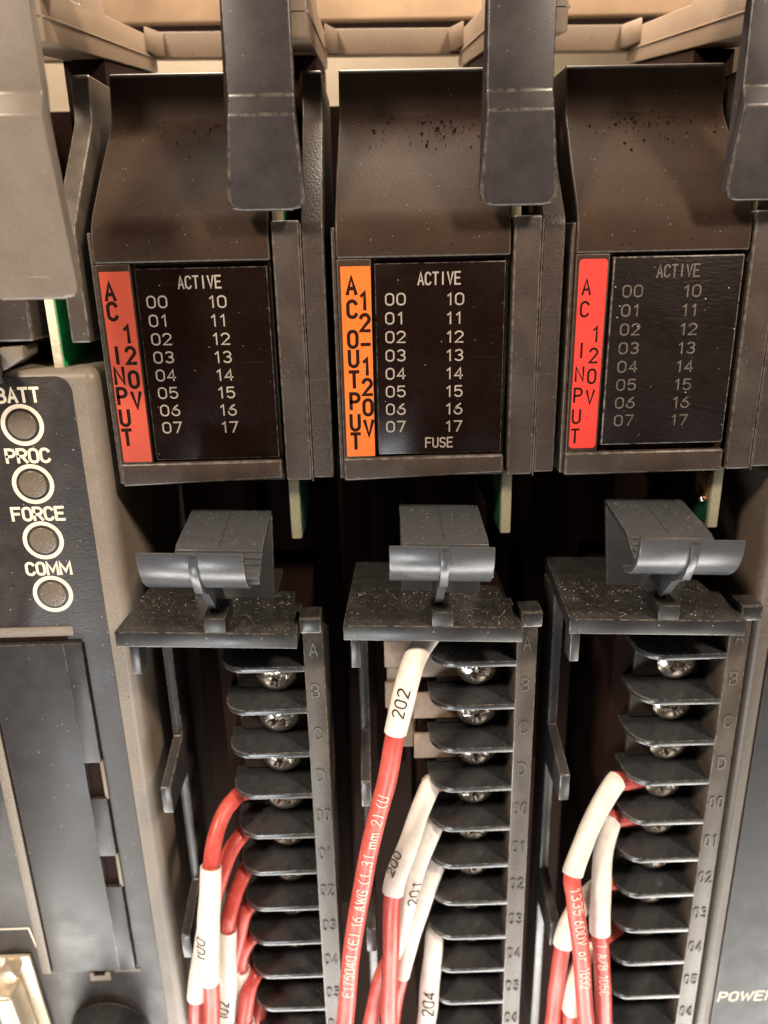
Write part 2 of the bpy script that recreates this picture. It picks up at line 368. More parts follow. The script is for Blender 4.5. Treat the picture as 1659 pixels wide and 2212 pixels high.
# ------------------------------------------------------------------ input and output modules
def hood_profile(back=44, lo=0.35):
    p = [(0.0, lo), (0.0, 3.2), (0.22, 4.4), (0.75, 5.6), (1.7, 7.0)]
    p += [(7.5, 13.2), (13.7, 19.8), (14.45, 20.8), (14.8, 22.0)]
    p += [(15.5, 27.2), (15.9, 27.6), (back, 27.6), (back, lo)]
    return p
def lever(parent, x0, x1, zt, zb, yt, yk, yb, zk0, zk1, flare=0.5, top_narrow=0.0, thick=1.5, r=1.7, mat='lever'):
    """release lever: upper blade, a raised step, and a lower finger pad with rounded corners"""
    b = MB(); st = yk-1.4
    prof = [(yt, zt), (yk, zk1), (st, zk0), (yb, zb), (yb+thick+0.6, zb+0.2), (st+thick+0.9, zk0+0.3), (yk+thick, zk1+0.4), (yt+thick, zt)]
    xa = [x0, x0, x0, x0-flare, x0-flare, x0, x0, x0]
    xb = [x1, x1, x1, x1+flare, x1+flare, x1, x1, x1]
    # the lower pad gets rounded corners: split its end into a few steps
    n = len(prof); lo = []; xs0 = []; xs1 = []
    for i, (p, a, c) in enumerate(zip(prof, xa, xb)):
        if i == 3:
            for q in (0.0, 0.35, 0.7, 1.0):
                d = r*(1-q); ins = r-math.sqrt(max(0, r*r-(r*q)**2))
                t = d/(zk0-zb); lo.append((yb+(st-yb)*t, zb+d)); xs0.append(a+ins); xs1.append(c-ins)
        elif i == 4:
            for q in (1.0, 0.7, 0.35, 0.0):
                d = r*(1-q); ins = r-math.sqrt(max(0, r*r-(r*q)**2))
                t = d/(zk0-zb); lo.append((yb+thick+(st-yb)*t, zb+d)); xs0.append(a+ins); xs1.append(c-ins)
        else: lo.append(p); xs0.append(a); xs1.append(c)
    b.prism_x(lo, xs0, xs1)
    return b.build('release_lever', mat, parent, 0.26, 3)

def io_module(k, label, lab_mat, left_chars, right_chars, worn, fuse, wire_side=None):
    ox = 35*(k-1)
    m = thing('io_module', (ox+7, 20, -33.5), label, 'module', 'plug-in modules in the chassis')
    # cover: hood, left strip, bottom bar and the body behind the window
    b = MB(); hp = hood_profile()
    xs = [-5.5, -5.5, -5.5, -5.5, -5.45, -5.2, -4.8, -4.75, -4.7, -4.6, -4.6, -4.6, -5.5]
    b.prism_x(hp, [ox+v for v in xs], [ox+19.95]*len(hp))
    cov = b.build('cover', 'cover', m, 0.45, 4)
    b = MB(); b.box(ox-5.5, ox+19.9, 1.2, 44, -33.2, 0.30); b.build('cover_body', 'cover', m, 0.25)
    b = MB(); b.box(ox-5.48, ox-0.45, 0.0, 1.15, -29.55, 0.28); b.build('label_strip', 'cover', m, 0.2)
    tz = 0.75 if k < 2 else 0.15
    b = MB(); b.prism_y([(ox-5.5, -33.3), (ox+19.7, -33.3+tz), (ox+19.7, -29.6), (ox-5.5, -29.6)], -0.25, 1.15)
    b.build('bottom_bar', 'shroud', m, 0.35, 3)
    b = MB(); b.box(ox-6.15, ox-5.55, 0.5, 40, -33.0, 4.6); b.build('edge_trim', 'shroud', m, 0.18)
    # indicator window
    dz = 0.75 if worn else 0.0; pj = 0.45 if not worn else -0.15
    b = MB(); b.box(ox+0.05, ox+19.35, pj, 1.18, -29.25+dz, -0.45+dz*0.3)
    win = b.build('indicator_window', 'window_worn' if worn else 'window', m, 0.22 if worn else 0.12)
    b = MB(); pm = 'print_faded' if worn else 'print_light'
    tx = (-0.2, 0.0, 0.15)[k]
    flat_text(b, 'ACTIVE', ox+9.55+tx, (-3.32, -3.55, -3.20)[k], pj, 1.68, 0.24, 0.20, 0.80, center=True)
    for r in range(8):
        zz = (-5.16, -5.55, -5.12)[k]-(2.70, 2.75, 2.78)[k]*r-0.80
        flat_text(b, '0%d' % r, ox+1.62+tx+(0.03, -0.03, 0.03)[k]*r, zz, pj, 1.60, 0.22, 0.34, 1.28)
        flat_text(b, '1%d' % r, ox+10.65+tx+(0.03, -0.01, 0.0)[k]*r, zz-0.15, pj, 1.60, 0.22, 0.34, 1.28)
    if fuse: flat_text(b, 'FUSE', ox+7.5, -28.25, pj, 1.5, 0.22, 0.24, 0.92)
    lt = b.build('printed_lettering', pm, win)
    # rating sticker
    lx0, lx1, lz0, lz1 = (-4.95, -0.55, -29.3, -0.75) if not worn else (-4.95, -0.75, -28.9, -0.45)
    rr = 0.6 if worn else 0.12
    pts = []
    for (cx, cz, a) in ((lx1-rr, lz1-rr, 0), (lx0+rr, lz1-rr, 90), (lx0+rr, lz0+rr, 180), (lx1-rr, lz0+rr, 270)):
        pts += arc(ox+cx, cz, rr, rr, a, a+90, 4)
    b = MB(); b.prism_y(pts, -0.07, 0.03); lab = b.build('rating_label', lab_mat, m)
    b = MB()
    for ch, x, z in left_chars+right_chars:
        hh = 2.35 if not worn else 2.1
        cw = 0.95
        flat_text(b, ch, ox+x-(0.06*hh if ch == '1' else 0), z-hh/2, -0.07, hh, 0.52 if not worn else 0.33, 0.3, cw, True)
    b.build('printed_lettering', 'ink', lab)
    # side shroud (front) and side shell (following the hood)
    b = MB(); b.box(ox+20.35, ox+24.40, -0.1, 30, -33.0, 5.7); b.build('side_shroud', 'shroud', m, 0.3, 3)
    b = MB(); b.box(ox+24.40, ox+24.62, -0.2, 1.5, -33.2, 5.2); b.build('seam_trim', 'shroud', m, 0.08)
    hp2 = [(0.05, -32.7), (0.05, 4.2), (0.25, 4.9), (0.6, 5.6)]+hp[5:11]+[(44, 27.6), (44, -32.7)]
    b = MB(); b.prism_x(hp2, ox+24.62, ox+27.8); b.build('side_shell', 'shell', m, 0.6, 4)
    # circuit board
    b = MB(); b.box(ox+20.2, ox+21.9, 3.2, 42, -44.2, 9.0)
    pc = b.build('circuit_board', 'board_edge', m, 0.25)
    b = MB(); b.box(ox+21.9, ox+22.02, 4.0, 42, -43.8, 8.8); b.box(ox+20.08, ox+20.2, 4.0, 42, -43.8, 8.8); b.build('solder_mask', 'board_shaded', pc)
    if k == 2:
        b = MB(); b.box(ox+19.9, ox+20.1, 4.2, 9, -39.5, -35.0); b.build('copper_pad', 'copper', pc)
        b = MB(); uv(b, (ox+19.6, 5.2, -39.6), 0.75); b.build('solder_bead', 'screw', pc)
    b = MB()
    for n in range((25, 85, 75)[k]):
        x = ox+random.triangular(-3.5, 19, (12, 9, 8)[k]); tt = min(max(random.gauss(0.90, 0.10), 0.2), 1.0)
        y = 0.5+13.1*tt; z = 5.6+14.3*tt; r = random.uniform(0.06, 0.2)*random.choice([1, 1, 0.7, 1.5])
        a = random.uniform(0, 3.1); ca, sa = math.cos(a)*r, math.sin(a)*r
        q = [(x+ca*px-sa*py, y+0.72*(sa*px+ca*py)-0.04-h*r, z+0.72*(sa*px+ca*py)+h*r) for px, py, h in ((1, 0, -.1), (0.3, .9, -.1), (-.8, .4, -.1), (-0.6, -.7, -.1), (.5, -.8, -.1), (0, 0, .55))]
        b.add(q, [(i, (i+1) % 5, 5) for i in range(5)])
    gr = b.build('grime', 'ink', m); gr['kind'] = 'stuff'
    lx = (0.25, -0.2, -0.5)[k]
    lever(m, ox+15.85+lx-(0.2 if k == 0 else 0), ox+24.9+lx-(0 if k else .3), 42, 6.9, -1.6, -1.9, -3.4, 18.9, 21.4, 0.6 if k < 2 else 1.2)
    return m
def uv(b, c, r, nu=12, nv=8, sx=1, sy=1, sz=1):
    vs = [(c[0]+sx*r*math.sin(math.pi*i/nv)*math.cos(2*math.pi*j/nu), c[1]+sy*r*math.sin(math.pi*i/nv)*math.sin(2*math.pi*j/nu), c[2]+sz*r*math.cos(math.pi*i/nv)) for i in range(nv+1) for j in range(nu)]
    b.add(vs, [(i*nu+j, i*nu+(j+1) % nu, (i+1)*nu+(j+1) % nu, (i+1)*nu+j) for i in range(nv) for j in range(nu)])
inL = [('A', -3.70, -3.51), ('C', -3.68, -6.34), ('I', -3.84, -12.74), ('N', -3.90, -15.79), ('P', -3.88, -18.89), ('U', -3.90, -22.26), ('T', -3.93, -25.33)]
inR = [('1', -1.85, -9.66), ('2', -1.80, -12.79), ('0', -1.80, -16.40), ('V', -1.75, -19.58)]
ouL = [('A', -3.40, -3.44), ('C', -3.40, -6.80), ('O', -3.45, -11.18), ('U', -3.42, -14.07), ('T', -3.44, -17.22), ('P', -3.42, -20.56), ('U', -3.50, -23.90), ('T', -3.50, -26.84)]
ouR = [('1', -1.60, -5.65), ('2', -1.55, -8.79), ('-', -1.55, -11.98), ('1', -1.50, -15.30), ('2', -1.47, -18.40), ('0', -1.45, -21.55), ('V', -1.40, -24.83)]
i3L = [('A', -3.70, -4.39), ('C', -3.77, -7.58), ('I', -3.88, -13.64), ('N', -3.95, -17.20), ('P', -3.98, -20.48), ('U', -4.05, -23.81), ('T', -4.10, -26.91)]
i3R = [('1', -1.80, -11.28), ('2', -2.00, -14.44), ('0', -2.05, -17.60), ('V', -2.10, -20.81)]
io_module(0, 'dark plug-in module with dull red AC INPUT label and glossy number window', 'label_red', inL, inR, False, False)
io_module(1, 'dark plug-in module with orange AC OUTPUT label and FUSE on its window', 'label_orange', ouL, ouR, False, True)
io_module(2, 'dark plug-in module with bright scarlet label and worn, faded number window', 'label_scarlet', i3L, i3R, True, False)

# ------------------------------------------------------------------ terminal blocks
screw_me = None
def screw_mesh():
    """domed head with a cross recess, facing -y, radius 3.45 mm"""
    global screw_me
    nr, na = 16, 56; R = 3.45
    vs = []; fs = []
    for i in range(nr+1):
        r = R*i/nr
        for j in range(na):
            a = 2*math.pi*j/na; x = r*math.cos(a); z = r*math.sin(a)
            h = 1.7*math.sqrt(max(0, 1-(r/(R*1.12))**2))
            arm = max(0, 1-(min(abs(x), abs(z))/0.52)**6) if min(abs(x), abs(z)) < 0.52 else 0
            lim = max(0, min(1, (2.35-max(abs(x), abs(z)))/0.35))
            h -= 1.15*arm*lim
            vs.append((x, -h, z))
    for i in range(nr):
        for j in range(na):
            fs.append((i*na+j, i*na+(j+1) % na, (i+1)*na+(j+1) % na, (i+1)*na+j))
    n0 = len(vs)
    for j in range(na):
        a = 2*math.pi*j/na; vs.append((R*math.cos(a), 0.6, R*math.sin(a)))
    for j in range(na): fs.append((nr*na+j, nr*na+(j+1) % na, n0+(j+1) % na, n0+j))
    me = bpy.data.meshes.new('screw'); me.from_pydata([(x*S, y*S, z*S) for x, y, z in vs], [], fs)
    bm = bmesh.new(); bm.from_mesh(me); bmesh.ops.remove_doubles(bm, verts=bm.verts, dist=1e-7); bmesh.ops.recalc_face_normals(bm, faces=bm.faces); bm.to_mesh(me); bm.free()
    me.materials.append(M['screw'])
    for p in me.polygons: p.use_smooth = True
    me.set_sharp_from_angle(angle=math.radians(50))
    screw_me = me
screw_mesh()
RP, RZ = 8.43, -63.57
NAMES = ['A', 'B', 'C', 'D', '00', '01', '02', '03', '04', '05', '06', '07']
div_me = None
SH = -0.045
def terminal_block(k, label):
    global div_me
    ox = 35*(k-1)
    t = thing('terminal_block', (ox+10, 8, -165), label, 'terminal block', 'terminal blocks under the modules')
    org = origin_of(t); sx = ox+8
    b = MB()
    b.prism_z([(ox-6.2, -11.5), (ox+21.6, -11.5), (ox+21.6, -0.6), (ox+20.4, -0.6), (ox+20.0, 4.2), (ox+17, 4.2), (ox+17, 14), (ox-4.5, 14)], -56.2, -53.6)
    b.v = [(x, y, z+SH*(x-sx)) for x, y, z in b.v]
    b.build('shelf', 'block', t, 0.16)
    b = MB(); b.box(ox+7.5, ox+10.8, -11.45, -4.2, -53.7, -51.2, SH, sx); b.build('stop_post', 'block', t, 0.14)
    b = MB(); b.box(ox+21.75, ox+25.3, -8.8, -4.6, -55.7, -52.9); b.build('end_lug', 'block', t, 0.35)
    b = MB(); b.box(ox-5.2, ox-3.7, -9.0, -5.5, -61.9, -55.9); b.build('shelf_leg', 'guide', t, 0.15)
    # latch tab: wall, thumb plate and curled lip
    b = MB(); b.prism_x([(6.4, -40.6), (-6.6, -42.2), (-9.8, -44.3), (-12.3, -45.0), (-12.3, -44.0), (-9.2, -43.2), (-6.2, -41.2), (6.4, -39.7)], ox+3.3, ox+16.7, SH, sx)
    b.prism_x([(6.3, -40.4), (2.6, -53.7), (1.5, -53.7), (5.1, -40.6)], ox+3.4, ox+16.8, SH, sx)
    lt = b.build('latch_tab', 'latch', t, 0.12)
    outer = [(-12.3+6.5*math.cos(math.radians(a)), -38.4+6.6*math.sin(math.radians(a))) for a in range(172, 274, 6)]
    inner = [(-12.3+5.6*math.cos(math.radians(a)), -38.4+5.7*math.sin(math.radians(a))) for a in range(272, 171, -6)]
    b = MB(); b.prism_x(outer+inner, ox+1.0, ox+15.75, SH, sx); b.build('curled_lip', 'latch', lt, 0.14)
    b = MB()
    for i in range(5):
        y = -6.9-1.05*i; z = -41.4-0.62*i
        b.prism_x([(y, z), (y-0.5, z-0.2), (y-0.5, z-0.9), (y, z-0.7)], ox+3.6, ox+16.6, SH, sx)
    b.build('grip_ridges', 'latch', lt, 0.05)
    b = MB(); b.box(ox+9.8, ox+9.95, -6.2, 5.8, -41.6, -41.0, SH, sx)
    b.v = [(x, y, z+(y+6.2)*0.122-0.03) for x, y, z in b.v]
    b.build('centre_line', 'latch', lt, 0.05)
    web = [(-12.3+a*math.cos(math.radians(g)), -38.4+a*math.sin(math.radians(g))) for g, a in ((178, 6.75), (190, 7.0), (205, 7.1), (220, 7.2), (232, 7.6))]
    web += [(-13.6, -46.2), (-10.5, -49.6), (-8.0, -52.2), (-4.6, -53.7), (-1.5, -53.7), (-3.5, -50), (-7, -46.5), (-12, -44.5)]
    b = MB(); b.prism_x(web, ox+8.15, ox+9.35, SH, sx); b.build('lip_web', 'latch', lt, 0.1)
    # lettered rail
    b = MB(); b.prism_x([(-5.93, -55.75), (-4.4, -55.75), (8, -63), (8, -165), (-5.93, -165)], ox+21.9, ox+25.25); rail = b.build('lettered_rail', 'rail', t, 0.18)
    b = MB()
    for i, nm in enumerate(NAMES):
        zc = RZ+RP*0.5-RP*i-(0.0 if i else 0.6)
        if len(nm) == 1: flat_text(b, nm, ox+23.55, zc-1.15, -5.93, 2.3, 0.32, 0.3, 0.95, True, 0.16)
        else: flat_text(b, nm, ox+23.6, zc-1.1, -5.93, 2.2, 0.30, 0.30, 0.66, True, 0.16)
    b.build('raised_lettering', 'rail', rail)
    b = MB(); b.box(ox+6.0, ox+21.9, 2.6, 30, -165, -56.6); b.build('terminal_body', 'interior', t, 0.3)
    # insulating dividers between the terminals
    for i in range(11):
        z = RZ-RP*i
        if div_me is None:
            pr = [(21.95, -5.88), (21.95, 6.0), (7.6, 6.0)]+[(7.6+0.15, -1.2)]+arc(11.9, -1.6, 4.1, 4.28, 180, 270, 8)
            d = MB(); d.prism_z(pr, -0.5, 0.5)
            d.v = [(x, y, z2) for x, y, z2 in d.v]
            o = d.build('divider', 'divider', None, 0.12); div_me = o.data; bpy.data.objects.remove(o)
        o = bpy.data.objects.new('divider', div_me); C.objects.link(o); o.parent = t
        o.location = Vector((ox+random.uniform(-0.08, 0.08), random.uniform(-0.08, 0.05), z+random.uniform(-0.07, 0.07)))*S-org
        o.rotation_euler = (random.uniform(-0.012, 0.012), random.uniform(-0.012, 0.012), 0)
    for i in range(11):
        o = bpy.data.objects.new('screw', screw_me); C.objects.link(o); o.parent = t
        o.location = Vector((ox+16.3+random.uniform(-0.15, 0.15), 0.4, RZ-RP*(i+0.46)))*S-org
        o.rotation_euler = (0, random.uniform(0, 1.57), 0)
        b = MB(); b.box(ox+9.2, ox+20.8, 1.2, 2.4, RZ-RP*i-7.6, RZ-RP*i-0.9); b.build('clamp_plate', 'clamp', t, 0.2)
    # toothed wire guide on the left
    pr = [(14, -56.4), (5.5, -56.4), (5.5, -83.6), (-5.5, -86.6), (-5.5, -92.0), (5.5, -92.2), (5.5, -117.4), (-5.5, -120.2), (-5.5, -125.8), (5.5, -126.0), (5.5, -165), (14, -165)]
    b = MB(); b.prism_x(pr, ox-4.5, ox-2.7); b.build('wire_guide', 'guide', t, 0.25)
    # specks and lint lying on the ledge: too many to count
    b = MB()
    for i in range(300):
        x = ox+random.uniform(-5.2, 20); y = random.choice([random.uniform(-11, 3), random.gauss(-1.0, 2.2)])
        if y > 3.6 or y < -11.3 or (7.2 < x-ox < 11.1 and y < -3.9) or (3.2 < x-ox < 17 and y > 0.9): continue
        z = -53.58+SH*(x-sx); r = random.uniform(0.045, 0.10)*random.choice([1, 1, 1, 1, 1.8])
        a = random.uniform(0, 3.14); e = random.uniform(0.5, 1)
        ca, sa = math.cos(a), math.sin(a)
        pts = [(x+r*(ca*px-sa*py*e), y+r*(sa*px+ca*py*e), z+pz*r) for px, py, pz in ((1, 0, 0), (0, 1, .1), (-1, 0, 0), (0, -1, .1), (0, 0, .8))]
        b.add(pts, [(0, 1, 4), (1, 2, 4), (2, 3, 4), (3, 0, 4)])
    for i in range(120):
        x = ox+random.uniform(3.6, 16.5); y = random.uniform(-6, 6); z = -41.15+(y+6.2)*0.122+SH*(x-sx); r = random.uniform(0.03, 0.08)
        pts = [(x+r*px, y+r*py, z+pz*r) for px, py, pz in ((1, 0, 0), (0, 1, .1), (-1, 0, 0), (0, -1, .1), (0, 0, .8))]
        b.add(pts, [(0, 1, 4), (1, 2, 4), (2, 3, 4), (3, 0, 4)])
    for n in range(1 if k != 1 else 3):
        x = ox+random.uniform(-3, 18); y = random.uniform(-9.5, 0)
        if 6 < x-ox < 12: x += 6
        a = random.uniform(0, 6.28); pts = []
        for q in range(14):
            pts.append((x, y)); a += random.uniform(-0.7, 0.7); x += 0.3*math.cos(a); y = max(-11, min(0.5, y+0.3*math.sin(a)))
        ribbon(b, pts, 0.07, lambda p0, p1, hh: (p0, p1, -53.45+SH*(p0-sx)+0.15*math.sin(p0*3)), 0.0)
    d = b.build('dust', 'dust', t); d['kind'] = 'stuff'
    return t
terminal_block(0, 'black terminal block below the dull red label, red wires leaving its left side')
terminal_block(1, 'black terminal block below the orange label, crossed by a long red wire')
terminal_block(2, 'black terminal block below the scarlet label, beside the plain POWER module')

# pale jumper with three prongs on the middle block
j = thing('jumper_bar', (3, 2, -78), 'pale cream jumper bar with prongs behind the long wire on the middle block', 'jumper')
b = MB(); b.box(0.6, 5.6, 4.0, 6.0, -84, -57.2); b.build('spine', 'jumper', j, 0.15)
for i in range(3):
    b = MB(); b.box(5.2, 14.5, 0.6, 1.15, RZ-RP*i-6.0+8.43*0-0.2, RZ-RP*i-1.0); b.build('prong', 'jumper', j, 0.1)
    b = MB(); b.box(0.2, 5.2, 3.3, 3.95, RZ-RP*i-5.6, RZ-RP*i-0.4); b.build('fold', 'jumper', j, 0.1)

# ------------------------------------------------------------------ processor module at the left edge
p = thing('processor_module', (-60, 20, -165), 'beige-edged processor module with round indicator lights at the left edge', 'module')
b = MB(); b.box(-92, -42.3, 0.05, 44, -165, -14.6); b.build('case', 'case', p, 2.0, 5)
pts = arc(-46.4-2.4, -15.6-2.4, 2.4, 2.4, 90, 0, 6)
b = MB(); b.prism_y([(-92, -15.6)]+pts+[(-46.4, -164), (-92, -164)], -0.10, 0.15); ov = b.build('front_overlay', 'overlay', p, 0.06)
b = MB()
for i, (nm, z) in enumerate((('BATT', -19.36), ('PROC', -28.86), ('FORCE', -38.45), ('COMM', -47.95))):
    cx = -54.85
    flat_text(b, nm, cx+(0.2, 0.15, 0.15, 0.3)[i], z, -0.10, 2.05, 0.44, 0.24, (1.05, 1.12, 1.08, 1.05)[i], True)
b.build('printed_lettering', 'print_cream', ov)
for i in range(4):
    zc = -22.95-9.52*i; cx = -54.7+0.05*i
    ring = circle_pts(cx, zc, 3.28, 48); rin = circle_pts(cx, zc, 2.62, 48)
    b = MB(); n = 48
    vs = [(x, -0.13, z) for x, z in ring]+[(x, -0.13, z) for x, z in rin]
    b.add(vs, [(q, (q+1) % n, (q+1) % n+n, q+n) for q in range(n)]); b.build('indicator_ring', 'print_cream', ov)
    b = MB(); b.prism_y(circle_pts(cx, zc, 2.2, 40), -0.36, 0.05); b.build('indicator_lens', 'lens', ov, 0.3, 4)
b = MB(); b.box(-90, -52.2, -0.25, 0.2, -59.3, -57.5); b.build('slot_frame', 'case', p, 0.12)
b = MB(); b.box(-90, -53.4, -0.28, 0.1, -60.0, -59.35); b.build('slot', 'ink', p)
# hinged door with two finger notches
b = MB()
for z0, z1 in ((-133.6, -112.6), (-105.2, -92.3), (-84.4, -60.4)): b.box(-54.05, -51.0, -0.9, 0.3, z0, z1)
b.box(-67.2, -54.0, -0.9, 0.3, -133.6, -60.42)
dr = b.build('battery_door', 'door', p, 0.12)
for z0, z1 in ((-112.5, -105.3), (-92.2, -84.5)):
    b = MB(); b.box(-53.9, -51.4, -0.14, 0.0, z0, z1); b.build('finger_notch', 'ink', dr)
    b = MB(); b.box(-51.35, -50.7, -0.6, 0.2, z0-0.3, z1+0.3); b.build('notch_lip', 'case', dr, 0.1)
b = MB(); b.box(-50.95, -50.7, -0.16, 0.0, -133, -60.6); b.build('door_gap', 'ink', p)
b = MB(); b.box(-69.8, -67.9, -0.5, 0.2, -134.5, -64); b.build('door_rib', 'case', p, 0.25)
b = MB(); b.box(-67.85, -67.25, -0.18, 0.1, -134, -62); b.build('hinge_gap', 'ink', p)
b = MB(); b.box(-69.0, -60.5, -0.2, 0.1, -134.5, -133.9); b.box(-55.5, -50.2, -0.25, 0.1, -134.8, -134.0); b.build('sill_line', 'case', p, 0.08)
b = MB(); b.box(-60.4, -56.2, -0.7, 0.1, -136.6, -134.4); b.build('pull_tab', 'case', p, 0.3)
b = MB(); b.box(-59.4, -57.2, -0.74, 0.0, -135.0, -134.3); b.build('pull_slot', 'interior', p)
b = MB()
ribbon(b, [(-80, -122.8), (-70.6, -122.8), (-69.9, -127.6)], 0.35, lambda x, y, h: (x, -0.12-h, y), 0.02)
b.build('printed_line', 'print_cream', ov)
# upper housing of the same module
b = MB(); b.prism_x([(0.2, -10.8), (0.2, 4.2), (0.6, 5.6)]+hood_profile()[5:11]+[(44, 27.6), (44, -10.8)], -45.4, -42.6); b.build('side_shell', 'rail', p, 0.5, 4)
b = MB(); b.box(-92, -50.9, 0.0, 44, -10.4, 5); b.build('upper_housing', 'shroud', p, 0.4, 3)
b = MB(); b.box(-49.3, -47.9, 2.0, 44, -15.5, 12); pc = b.build('circuit_board', 'board_edge_lit', p, 0.2)
b = MB(); b.box(-47.9, -47.78, 2.5, 44, -15.0, 11.8); b.build('solder_mask', 'board', pc)
lever(p, -49.2, -38.9, 42, -3.6, -15.0, -14.6, -14.5, 17.5, 20.1, 0.5, thick=2.2, r=1.7, mat='lever_glare')
b = MB(); b.box(-92, -56.5, -6, 2, -16.5, -11.2); b.prism_y([(-56.5, -11.2), (-52.6, -11.0), (-52.8, -12.8), (-56.4, -14.8)], 0, 6); b.build('latch_foot', 'case', p, 0.4)
# key switch and serial connector at the bottom
ks = thing('key_switch', (-58.5, 0, -154), 'round black key switch with a worn key at the bottom left', 'key switch')
b = MB(); b.prism_y(circle_pts(-58.4, -151.0, 8.2, 48), -6.0, 0.0); b.build('barrel', 'divider', ks, 0.6, 3)
b = MB(); b.prism_y(circle_pts(-58.4, -151.0, 6.6, 48), -6.6, -5.9); b.build('rim', 'divider', ks, 0.3, 3)
b = MB(); b.box(-59.6, -57.6, -9.5, -6.5, -155, -144.4); b.build('key', 'rail', ks, 0.3)
cn = thing('serial_connector', (-74, 0, -150), 'pale metal connector shell cut off by the lower left corner', 'connector')
b = MB(); b.prism_y([(-90, -129), (-71.2, -129), (-69.2, -160), (-90, -160)], -1.0, -0.13); b.build('flange', 'connector', cn, 0.4)
b = MB(); b.prism_y([(-90, -133.5), (-73.4, -133.5), (-71.2, -160), (-90, -160)], -6.5, -0.9); b.build('shell', 'connector', cn, 0.9, 4)
b = MB(); b.prism_y(circle_pts(-74.6, -131.0, 1.9, 6), -4.0, -0.9); b.build('jack_screw', 'connector', cn, 0.2)
b = MB(); b.prism_y([(-90, -136), (-76.2, -136), (-74.6, -160), (-90, -160)], -6.62, -6.4); b.build('insert', 'divider', cn, 0.1)

# ------------------------------------------------------------------ power module at the right edge
q = thing('power_module', (85, 20, -165), 'plain grey-faced module lettered POWER at the right edge', 'module')
b = MB(); b.box(64.0, 125, 0.0, 44, -165, -33.5); b.build('case', 'case_dark', q, 1.8, 5)
b = MB(); b.box(67.3, 125, -0.16, 0.2, -164, -48.0); fc = b.build('front_face', 'face', q, 0.12)
b = MB(); b.box(66.95, 67.3, -0.03, 0.1, -164, -48.0); b.build('face_gap', 'ink', q)
b = MB(); flat_text(b, 'POWER', 68.1, -148.6, -0.16, 2.35, 0.36, 0.30, 1.2, slant=0.12)
b.build('printed_lettering', 'print_cream', fc)
b = MB(); flat_text(b, 'I', 73.4, -93.4, -0.16, 3.2, 0.55); b.build('printed_letter', 'print_cream', fc)
b = MB(); b.prism_x([(0.2, -32.7), (0.2, 4.2), (0.6, 5.6)]+hood_profile()[5:11]+[(44, 27.6), (44, -32.7)], 64.4, 120); b.build('upper_cover', 'cover', q, 0.6, 3)

# ------------------------------------------------------------------ wires
def catmull(P, step=0.5):
    P = [Vector(v) for v in P]
    Q = [P[0]*2-P[1]]+P+[P[-1]*2-P[-2]]
    out = []; par = []
    for i in range(1, len(Q)-2):
        a, b, c, d = Q[i-1:i+3]; n = max(2, int((c-b).length/step))
        for k in range(n):
            t = k/n; par.append(i-1+t)
            out.append(0.5*((2*b)+(c-a)*t+(2*a-5*b+4*c-d)*t*t+(3*b-a-3*c+d)*t**3))
    out.append(P[-1]); par.append(len(P)-1.0); return out, par
def frames(pts, ref=Vector((0, -1, 0.15))):
    fr = []
    for i, pnt in enumerate(pts):
        t = (pts[min(i+1, len(pts)-1)]-pts[max(i-1, 0)]).normalized()
        n = ref-t*ref.dot(t)
        n = n.normalized() if n.length > 1e-3 else Vector((1, 0, 0))
        fr.append((t, n, t.cross(n)))
    return fr
def tube(mb, pts, fr, rad, na=22, wobble=0.0, hollow=None, squash=1.0, seed=0):
    rnd = random.Random(seed); ph = rnd.uniform(0, 6)
    vs = []; n = len(pts)
    for i in range(n):
        t, nn, bb = fr[i]
        for j in range(na):
            a = 2*math.pi*j/na
            r = rad*(1+wobble*math.sin(a*2+ph+i*0.13)+wobble*0.6*math.sin(i*0.31+a*3+ph*2))
            vs.append(pts[i]+nn*(r*squash*math.cos(a))+bb*(r*math.sin(a)))
    fs = [(i*na+j, i*na+(j+1) % na, (i+1)*na+(j+1) % na, (i+1)*na+j) for i in range(n-1) for j in range(na)]
    if hollow:
        base = len(vs)
        for i in (0, n-1):
            t, nn, bb = fr[i]
            off = t*(0.8 if i == 0 else -0.8)
            for sft in (Vector((0, 0, 0)), off):
                for j in range(na):
                    a = 2*math.pi*j/na; vs.append(pts[i]+sft+nn*(hollow*math.cos(a))+bb*(hollow*math.sin(a)))
        for e, st in ((0, 0), (1, (n-1)*na)):
            o = base+e*2*na
            for j in range(na):
                k2 = (j+1) % na
                fs.append((st+j, st+k2, o+k2, o+j)); fs.append((o+j, o+k2, o+na+k2, o+na+j))
    else:
        fs += [tuple(range(na)), tuple(range((n-1)*na, n*na))]
    mb.add(vs, fs)
